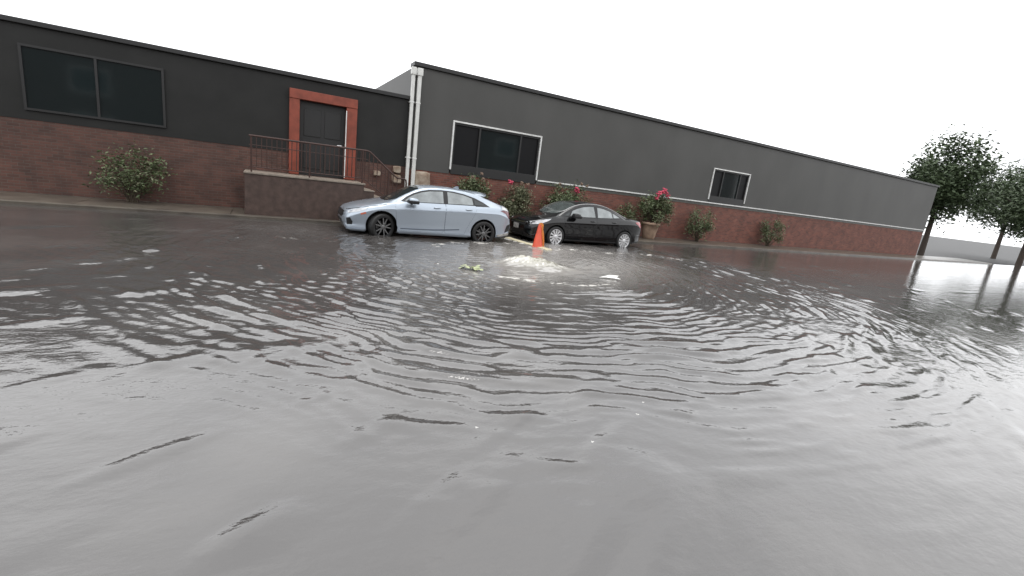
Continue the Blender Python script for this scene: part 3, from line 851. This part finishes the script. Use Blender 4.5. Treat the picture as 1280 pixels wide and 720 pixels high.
# ---------------- silver hatchback
KS = dict(loc=(2.56, 11.47 + .865, -.1), rz=R(-2.0), x0=-.87, x1=3.56, wb=2.70, hub=.325, arch=(.385, .375), track=.785, crown=.07,
    top=[(-.87, .56), (-.855, .62), (-.82, .67), (-.72, .73), (-.5, .80), (-.2, .87), (0.05, .925), (.16, .955), (.32, 1.04), (.60, 1.20), (.88, 1.335), (1.1, 1.40), (1.4, 1.432),
         (1.75, 1.434), (2.1, 1.415), (2.45, 1.375), (2.60, 1.345), (2.78, 1.28), (3.05, 1.195), (3.25, 1.13), (3.38, 1.085), (3.44, 1.03), (3.49, .90), (3.54, .72), (3.56, .62)],
    bot=[(-.87, .34), (-.84, .24), (-.7, .19), (0, .18), (2.7, .18), (3.3, .24), (3.5, .32), (3.56, .42)],
    hw=[(-.87, .60), (-.85, .68), (-.80, .765), (-.7, .825), (-.5, .87), (-.2, .893), (.3, .90), (2.4, .90), (2.9, .895), (3.2, .87), (3.4, .82), (3.5, .76), (3.545, .69), (3.56, .60)],
    belt=[(-.87, .52), (-.6, .68), (-.3, .79), (0, .86), (.2, .915), (.6, .945), (1.5, .975), (2.4, 1.01), (2.9, 1.03), (3.3, 1.0), (3.46, .92), (3.5, .80), (3.56, .58)],
    crease=[(-.87, .48), (-.5, .64), (0, .775), (.6, .82), (1.5, .855), (2.4, .885), (3.0, .89), (3.4, .80), (3.56, .52)],
    roofw=[(-.87, .90), (0, .88), (.1, .84), (.3, .80), (.9, .70), (1.3, .665), (2.0, .655), (2.6, .66), (3.0, .72), (3.3, .80), (3.45, .86), (3.56, .9)])
S = Car("silver_hatchback", PAINT_S, KS)
dlo = [(.46, .985), (.60, 1.09), (.76, 1.18), (.95, 1.255), (1.17, 1.305), (1.50, 1.330), (1.82, 1.325), (2.12, 1.288), (2.42, 1.215), (2.66, 1.12), (2.80, 1.045), (2.40, 1.034), (1.6, 1.008), (.9, .985)]
S.both("window_surround", grow(dlo, .022), BLACKP, off=.002, thick=.004)
w_f = [(.54, 1.0), (.66, 1.09), (.80, 1.17), (.98, 1.238), (1.20, 1.284), (1.54, 1.309), (1.54, 1.022), (.9, 1.0)]
w_r = [(1.66, 1.31), (1.82, 1.304), (2.10, 1.268), (2.34, 1.208), (2.36, 1.048), (1.66, 1.026)]
w_q = [(2.40, 1.188), (2.58, 1.125), (2.71, 1.062), (2.40, 1.052)]
d_f = [(.30, .90), (.34, .97), (.9, .985), (1.585, 1.007), (1.585, .34), (1.54, .27), (.42, .27), (.36, .40), (.33, .65)]
d_r = [(1.60, 1.008), (2.42, 1.03), (2.44, .95), (2.38, .78), (2.28, .58), (2.20, .42), (2.14, .27), (1.62, .27), (1.60, .34)]
for sd in ('L', 'R'):
    sgn = -1 if sd == 'L' else 1
    for poly, wn_, hx in ((d_f, w_f, 1.36), (d_r, w_r, 2.22)):
        S.patch("door_gap", grow(poly, .006), SEAM, side=sd, off=.0008, thick=.002)
        d_ = S.patch("door", poly, PAINT_S, side=sd, off=.0035, thick=.004)
        S.patch("side_window", wn_, CARGL, side=sd, off=.0055, thick=.006, parent=d_)
        handle(S, d_, hx, .90 if hx < 2 else .925, PAINT_S, sgn)
    S.patch("quarter_window", w_q, CARGL_D, side=sd, off=.0055, thick=.006)
    S.patch("rocker_crease_shade", strip_poly([(.45, .315), (1.3, .33), (2.0, .385)], .03), mat("rocker_shade", (.10, .12, .15), .5, metal=.3), side=sd, off=.006, thick=.008)  # dark strip paints the shade along the crease above the sill
    S.patch("side_skirt", [(.42, .205), (.40, .255), (2.22, .255), (2.26, .205)], PAINT_S, side=sd, off=.02, thick=.03)
    S.patch("headlight", [(-.80, .625), (-.70, .685), (-.50, .735), (-.34, .755), (-.42, .70), (-.60, .64), (-.78, .59)], LAMPC, side=sd, off=.004)
    S.patch("side_marker", [(-.52, .62), (-.40, .66), (-.38, .62), (-.50, .585)], LAMPO, side=sd, off=.004)
    S.patch("hood_seam", strip_poly([(-.80, .665), (-.5, .755), (-.2, .815), (.1, .88)], .010), SEAM, side=sd, off=.0012, thick=.002)
    S.patch("front_vent", [(-.80, .32), (-.82, .48), (-.74, .50), (-.68, .40), (-.69, .33)], BLACKP, side=sd, off=.005)
    S.patch("rear_vent", [(3.34, .38), (3.40, .58), (3.50, .62), (3.51, .42)], BLACKP, side=sd, off=.005)
    S.patch("tail_light", [(3.14, .965), (3.28, .985), (3.40, .985), (3.50, .86), (3.505, .74), (3.43, .77), (3.33, .89)], mat("dark_red_lamp", (.11, .012, .022), .12, coat=1), side=sd, off=.006)
    S.patch("lamp_trim", [(3.18, 1.0), (3.27, 1.085), (3.38, 1.06), (3.45, 1.0), (3.45, .95), (3.36, .965)], LAMPC, side=sd, off=.012)
# front face
S.patch("grille", [(-.52, .62), (.52, .62), (.56, .52), (.40, .47), (-.40, .47), (-.56, .52)], BLACKP, side='F', off=.006)
S.patch("lower_grille", [(-.46, .42), (.46, .42), (.38, .30), (-.38, .30)], BLACKP, side='F', off=.006)
ws = [(.11, 0), (.13, .35), (.22, .55), (.34, .615), (.62, .575), (.92, .525), (.95, .3), (.97, 0)]
ws = ws + [(x, -y) for x, y in ws[::-1][1:-1]]
S.patch("windshield", ws, CARGL_D, side='T', off=.004, thick=.004)
rw_ = [(2.62, 0), (2.60, .35), (2.63, .50), (3.15, .58), (3.20, .3), (3.21, 0)]
S.patch("rear_window", rw_ + [(x, -y) for x, y in rw_[::-1][1:-1]], CARGL_D, side='T', off=.004, thick=.004)
bm = bmesh.new()
prof = [(2.30, 1.375), (2.45, 1.398), (2.72, 1.392), (2.88, 1.378), (2.78, 1.335), (2.45, 1.34)]
prism(bm, prof, -.56, .56)
for yy in np.arange(-.48, .5, .08): bmesh.ops.bisect_plane(bm, geom=bm.verts[:] + bm.edges[:] + bm.faces[:], plane_co=(0, yy, 0), plane_no=(0, 1, 0))
for v_ in bm.verts:
    q_ = abs(v_.co.y / .56); v_.co.z -= .075 * q_ ** 2.6; v_.co.x -= .10 * q_ ** 4
obj("spoiler", bm, PAINT_S, S.root, smooth=True)
bm = bmesh.new()
prism(bm, [(1.98, 1.40), (2.10, 1.47), (2.16, 1.475), (2.19, 1.385)], -.02, .02); bmesh.ops.bevel(bm, geom=bm.edges[:], offset=.006, segments=2, affect='EDGES'); obj("roof_antenna", bm, PAINT_S, S.root)
S.patch("bumper_lip", [(-.78, .20), (-.80, .245), (-.40, .245), (-.385, .20)], PAINT_S, side='L', off=.03, thick=.04)
S.patch("bumper_lip", [(3.12, .27), (3.10, .31), (3.46, .375), (3.50, .33)], PLATE, side='L', off=.03, thick=.04)
mirror(S, .70, 1.03, .90, PAINT_S, BLACKP)
wheels(S, .325, .235, "dark", steer=R(22))
tag(S.root, "silver blue hatchback with dark spoked wheels standing in the flood water", "car", "cars parked along the flooded kerb")

# ---------------- black sedan
KB = dict(loc=(7.83, 11.78 + .845, -.1), rz=R(-.2), x0=-.88, x1=3.58, wb=2.72, hub=.312, arch=(.352, .345), track=.765, crown=.065,
    top=[(-.88, .60), (-.86, .67), (-.80, .725), (-.65, .80), (-.4, .87), (-.1, .935), (0.0, .965), (.12, 1.02), (.40, 1.17), (.72, 1.31), (1.0, 1.39), (1.35, 1.432),
         (1.6, 1.43), (1.9, 1.395), (2.2, 1.325), (2.5, 1.215), (2.75, 1.11), (2.90, 1.07), (3.15, 1.045), (3.35, 1.025), (3.45, .99), (3.52, .85), (3.56, .64)],
    bot=[(-.88, .32), (-.84, .22), (-.7, .18), (0, .17), (2.7, .17), (3.3, .23), (3.5, .28), (3.56, .40)],
    hw=[(-.88, .56), (-.86, .65), (-.80, .745), (-.7, .80), (-.5, .845), (-.2, .87), (.3, .876), (2.4, .876), (2.9, .868), (3.2, .84), (3.4, .79), (3.5, .73), (3.545, .66), (3.56, .58)],
    belt=[(-.88, .56), (-.6, .73), (-.3, .82), (0, .88), (.3, .90), (1.5, .935), (2.4, .975), (2.8, .99), (3.2, .975), (3.45, .92), (3.56, .60)],
    crease=[(-.88, .50), (-.5, .66), (0, .76), (.6, .79), (1.5, .815), (2.4, .85), (3.0, .87), (3.4, .83), (3.56, .54)],
    roofw=[(-.88, .90), (-.1, .88), (.1, .82), (.3, .78), (.8, .69), (1.3, .655), (2.0, .65), (2.5, .69), (2.85, .80), (3.1, .86), (3.56, .9)])
B = Car("black_sedan", PAINT_K, KB)
PAINT_KU = PAINT_K
dlo = [(.22, .955), (.42, 1.065), (.66, 1.185), (.95, 1.275), (1.25, 1.318), (1.55, 1.32), (1.85, 1.29), (2.12, 1.225), (2.36, 1.14), (2.56, 1.045), (2.60, 1.005), (2.2, .995), (1.5, .967), (.8, .948)]
CH = mat("window_chrome_edge", (.20, .20, .20), .3, metal=.6)
rl = catmull([(.02, .985), (.30, 1.085), (.62, 1.232), (.95, 1.335), (1.3, 1.376), (1.62, 1.376), (1.95, 1.333), (2.3, 1.233), (2.62, 1.11), (2.80, 1.04)], False, 5)
for sgn in (-1, 1):
    pts_ = []
    for x_, z_ in rl:
        h_ = B.bvh.ray_cast(Vector((x_, sgn * 3, z_)), Vector((0, -sgn, 0)))[0]
        if h_ is not None: pts_.append(h_ + Vector((0, sgn * .004, 0)))
    bm = bmesh.new(); tube(bm, pts_, .017, 8); obj("roof_edge_tube", bm, mat("roofline_highlight", (.30, .30, .30), .35, metal=.3) if sgn < 0 else PAINT_K, B.root, smooth=True)  # near tube coloured grey as a painted roofline highlight, far one in body paint
B.both("window_surround", grow(dlo, .018), BLACKP, off=.002, thick=.004)
w_f = [(.50, .965), (.60, 1.12), (.80, 1.20), (1.02, 1.26), (1.28, 1.296), (1.44, 1.298), (1.46, .985), (1.0, .972)]
w_r = [(1.58, 1.295), (1.84, 1.268), (2.05, 1.218), (2.16, 1.18), (2.16, 1.01), (1.56, .987)]
w_q = [(2.205, 1.162), (2.34, 1.105), (2.47, 1.035), (2.205, 1.018)]
w_v = [(.28, .965), (.44, .966), (.52, 1.085), (.44, 1.055)]
d_f = [(.26, .88), (.30, .935), (1.48, .958), (1.50, .30), (1.44, .25), (.40, .25), (.34, .40), (.28, .65)]
d_r = [(1.516, .959), (2.40, .985), (2.44, .92), (2.36, .76), (2.26, .58), (2.18, .42), (2.10, .25), (1.53, .25), (1.516, .34)]
for sd in ('L', 'R'):
    sgn = -1 if sd == 'L' else 1
    for poly, wn_, hx in ((d_f, w_f, 1.33), (d_r, w_r, 2.20)):
        B.patch("door_gap", grow(poly, .006), SEAM, side=sd, off=.0008, thick=.002)
        d_ = B.patch("door", poly, PAINT_K, side=sd, off=.0035, thick=.004)
        B.patch("side_window", wn_, CARGL, side=sd, off=.0055, thick=.006, parent=d_)
        handle(B, d_, hx, .865 if hx < 2 else .885, PAINT_K, sgn)
    B.patch("quarter_window", w_q, CARGL, side=sd, off=.0055, thick=.006)
    B.patch("quarter_window", w_v, CARGL_D, side=sd, off=.0055, thick=.006)
    B.patch("headlight", [(-.83, .62), (-.80, .70), (-.62, .755), (-.40, .80), (-.20, .835), (-.30, .77), (-.45, .71), (-.62, .655)], LAMPC, side=sd, off=.005)
    B.patch("tail_light", [(3.12, .94), (3.30, .965), (3.44, .955), (3.52, .80), (3.49, .74), (3.36, .78)], LAMPR, side=sd, off=.006)
    B.patch("bumper_reflector", [(3.28, .50), (3.27, .525), (3.50, .545), (3.51, .52)], CH, side=sd, off=.006)
    B.patch("hood_seam", strip_poly([(-.74, .725), (-.5, .79), (-.2, .85), (.05, .905)], .008), SEAM, side=sd, off=.0012, thick=.002)
B.patch("grille", [(-.50, .66), (.50, .66), (.46, .57), (-.46, .57)], BLACKP, side='F', off=.006)
B.patch("grille_bar", [(-.50, .645), (-.2, .63), (.2, .63), (.50, .645), (.50, .668), (.2, .655), (-.2, .655), (-.50, .668)], CHROME, side='F', off=.018, thick=.02)
B.patch("lower_grille", [(-.42, .38), (.42, .38), (.36, .27), (-.36, .27)], BLACKP, side='F', off=.006)
B.patch("fog_light", [(-.74, .36), (-.62, .36), (-.60, .42), (-.74, .43)], CARGL_D, side='F', off=.006)
B.patch("fog_light", [(.74, .36), (.62, .36), (.60, .42), (.74, .43)], CARGL_D, side='F', off=.006)
ws = [(.02, 0), (.05, .35), (.14, .53), (.26, .595), (.52, .56), (.80, .51), (.84, .3), (.86, 0)]
ws = ws + [(x, -y) for x, y in ws[::-1][1:-1]]
B.patch("windshield", ws, mat("windshield_reflection", (.075, .09, .087), .08, ior=1.7, noise_amt=.5, noise_scale=4), side='T', off=.004, thick=.004)  # mottled grey colour paints reflections onto the windshield
rw_ = [(2.08, 0), (2.06, .35), (2.10, .50), (2.62, .60), (2.68, .3), (2.70, 0)]
B.patch("rear_window", rw_ + [(x, -y) for x, y in rw_[::-1][1:-1]], CARGL_D, side='T', off=.004, thick=.004)
bm = bmesh.new(); box(bm, -.955, -.94, -.155, .155, .425, .575, .004)
pl = obj("licence_plate", bm, PLATE, B.root)
bm = bmesh.new(); box(bm, -.945, -.90, -.17, .17, .41, .59, .006); obj("plate_holder", bm, BLACKP, B.root)
mirror(B, .60, 1.0, .86, BLACKP, BLACKP)
wheels(B, .312, .222, "silver", steer=R(3))
tag(B.root, "glossy black sedan with silver multi-spoke wheels behind the traffic cone", "car", "cars parked along the flooded kerb")

# ------------------------------------------------------------------ traffic cone, tape, board, flotsam
T = empty("traffic_cone", (6.66, 10.85, -.02)); T.rotation_euler = (R(-1), R(1), R(12)); T.scale = (.93, .93, .93)
bm = bmesh.new(); box(bm, -.19, .19, -.19, .19, -.02, .018, .012); obj("cone_base", bm, CONEB, T)
bm = bmesh.new(); lathe(bm, [(.165, .018), (.16, .035), (.150, .05), (.046, .69), (.040, .71), (.030, .708), (.03, .60)], 'z', 36); obj("cone_body", bm, CONEO, T, smooth=True)
tag(T, "orange traffic cone standing in the water before the black car", "traffic cone")
def ribbon(bm, pts, wd, up=Vector((0, 0, 1)), tw=0.0):
    pts = [Vector(p) for p in catmull(pts, False, 6)]; prev = None
    for i, p in enumerate(pts):
        d = (pts[min(i + 1, len(pts) - 1)] - pts[max(i - 1, 0)]).normalized()
        a = d.cross(Vector((.35, 1, .1))).normalized()
        a = Matrix.Rotation(tw * i / len(pts), 3, d) @ a
        cur = (bm.verts.new(p + a * wd / 2), bm.verts.new(p - a * wd / 2))
        if prev: bm.faces.new((prev[0], prev[1], cur[1], cur[0]))
        prev = cur
    bmesh.ops.solidify(bm, geom=bm.faces[:], thickness=.003)
bm = bmesh.new()
ribbon(bm, [(6.63, 10.84, .64), (6.67, 10.80, .66), (6.705, 10.79, .62), (6.71, 10.80, .52), (6.74, 10.78, .40), (6.775, 10.77, .22), (6.795, 10.76, .07), (6.81, 10.75, .0)], .06, tw=1.0)
tag(obj("warning_tape", bm, TAPE), "yellow orange warning tape hanging off the tip of the traffic cone", "tape")
bm = bmesh.new()
box(bm, -1.05, 1.05, -.095, .095, 0, .035, .006)
bmesh.ops.subdivide_edges(bm, edges=[e for e in bm.edges if abs((e.verts[0].co - e.verts[1].co).x) > 1], cuts=8)
for v_ in bm.verts: v_.co.z += .02 * math.sin(v_.co.x * 2.1) + .012 * noise.noise(v_.co * 3)
o = obj("wooden_board", bm, WOODP, loc=(6.62, 11.35, -.003)); o.rotation_euler = (R(4), R(1), R(-84))
tag(o, "pale wooden board awash in the water behind the traffic cone", "board")
# leafy sprig
T = empty("leafy_branch", (3.38, 7.72, 0.0)); T.rotation_euler = (0, 0, R(-42)); T.scale = (.72, .8, .8)
bm = bmesh.new(); tube(bm, [(-.24, 0, .012), (-.1, .02, .055), (.1, .0, .05), (.26, -.02, .01)], [.008, .008, .006, .004], 6); obj("twig", bm, STEMM, T)
random.seed(5)
bm = bmesh.new()
for i in range(34):
    t_ = random.random(); x_ = -.22 + .44 * t_; p = Vector((x_, random.uniform(-.13, .09), .035 + .07 * math.sin(PI * t_) * random.random()))
    s = random.uniform(.085, .125); e = Euler((random.uniform(-.5, .7), random.uniform(-.4, .4), random.uniform(-.8, .8) + (0 if i % 2 else PI * .9)))
    mm_ = e.to_matrix(); c0 = bm.verts.new(p)
    out = [(-.0, -.0), (.35, .32), (.8, .36), (1.25, .0), (.8, -.36), (.35, -.32)]
    vs = [bm.verts.new(p + mm_ @ Vector((a * s, b_ * s, -.12 * s * a * a))) for a, b_ in out[1:]]
    bm.faces.new([c0] + vs)
obj("leaves", bm, LEAFY, T)
tag(T, "yellow green leafy branch floating left of the foaming water", "branch")
# torn white plastic piece
bm = bmesh.new()
a = [Vector(p) for p in ((-.20, 0, .01), (.0, .05, .065), (.22, .13, .06), (.14, .04, .02), (.03, .0, .018), (.16, -.05, .05), (.20, -.13, .04), (.0, -.045, .03))]
vs = [bm.verts.new(p) for p in a]
for f in ((0, 7, 4, 1), (1, 4, 3, 2), (4, 7, 6, 5)): bm.faces.new([vs[i] for i in f])
bmesh.ops.subdivide_edges(bm, edges=bm.edges[:], cuts=2, use_grid_fill=True)
for v_ in bm.verts: v_.co += noise.noise_vector(v_.co * 18) * .010
bmesh.ops.solidify(bm, geom=bm.faces[:], thickness=.005)
o = obj("plastic_scrap", bm, PAPER, loc=(6.17, 7.12, .0)); o.rotation_euler = (0, 0, R(-28))
tag(o, "forked scrap of torn white plastic floating right of the foam", "scrap")

# small bubbles where drops strike the calm water
def bubble(x, y, s, label):
    bm = bmesh.new()
    for k in range(4):
        a = k * 1.9; rr1 = bmesh.ops.create_icosphere(bm, subdivisions=2, radius=s * random.uniform(.4, .8))
        for v_ in rr1["verts"]: v_.co.z *= .55; v_.co += Vector((s * math.cos(a) * .8, s * math.sin(a) * .8, 0))
    o = obj("bubble_cluster", bm, mat("bubble_foam", (.55, .54, .52), .3), smooth=True, loc=(x, y, .004))
    tag(o, label, "bubbles", "small bubble clusters on the flood water")
for x, y, s, lb in [
    (2.14, 2.21, 0.013, "largest white bubble cluster near the bottom centre of the flood"),
    (1.98, 2.17, 0.009, "bubble cluster just left of the largest one on the calm water"),
    (1.28, 2.56, 0.009, "lone pale bubble cluster on the calm water left of the dark ripples"),
    (2.59, 2.39, 0.010, "bubble cluster right of the dark ripple streaks in the foreground"),
    (2.80, 2.55, 0.010, "faint bubble cluster farthest right among the dark foreground ripples"),
    (2.88, 8.17, 0.016, "bright fleck of bubbles between the silver hatchback and the leafy branch"),
    (2.59, 6.47, 0.014, "small fleck of bubbles below and left of the leafy branch"),
]:
    bubble(x, y, s, lb)

# ------------------------------------------------------------------ unseen row across the street, added to darken the car sides
T = empty("unseen_street_row", (-45, -19, 0))
bm = bmesh.new(); box(bm, 0, 110, -8, 0, -.1, 7.4)
obj("facade", bm, BRICK2, T)
bm = bmesh.new(); box(bm, -.1, 110.1, -8.1, .25, 7.402, 7.7, .02); obj("cornice", bm, FRAMED, T)
for i in range(18):
    for z in (1.0, 4.4):
        bm = bmesh.new(); box(bm, 2 + i * 6, 4.4 + i * 6, .002, .06, z, z + 1.9); f_ = obj("window", bm, TRIMW, T)
        bm = bmesh.new(); box(bm, 2.12 + i * 6, 4.28 + i * 6, .062, .07, z + .12, z + 1.78); obj("pane", bm, GLASS_T, f_)
tag(T, "unseen long brown brick row added across the flooded street to darken the car sides", "building")

# ------------------------------------------------------------------ beyond the building's far end
def tree(x, y, h, rad, seed, label):
    random.seed(seed); t = empty("street_tree", (x, y, 0))
    bm = bmesh.new(); tube(bm, [(0, 0, -.1), (.05, 0, h * .3), (0, .1, h * .6), (.1, 0, h * .85)], [.22, .17, .1, .04], 10)
    cs = []
    for i in range(90):
        d = Vector((random.gauss(0, 1), random.gauss(0, 1), random.gauss(0, 1))).normalized() * random.random() ** .4
        c = Vector((d.x * rad, d.y * rad, h * .66 + d.z * h * .33)); cs.append(c)
        if i % 3 == 0: tube(bm, [(0, 0, h * random.uniform(.3, .5)), c * .6 + Vector((0, 0, h * .2)), c], [.07, .04, .015], 6)
    obj("trunk", bm, BARK, t)
    bm = bmesh.new(); leaves_bm(bm, cs, 150, rad * .17, .15); obj("crown", bm, CROWN, t)
    tag(t, label, "tree")
tree(46, 17, 8.5, 3.0, 1, "leafy tree just past the far end of the grey building")
tree(56, 14, 7.5, 2.8, 2, "second leafy tree farther down the flooded street")
tree(68, 19, 10, 4.0, 3, "tallest and farthest leafy tree down the street")
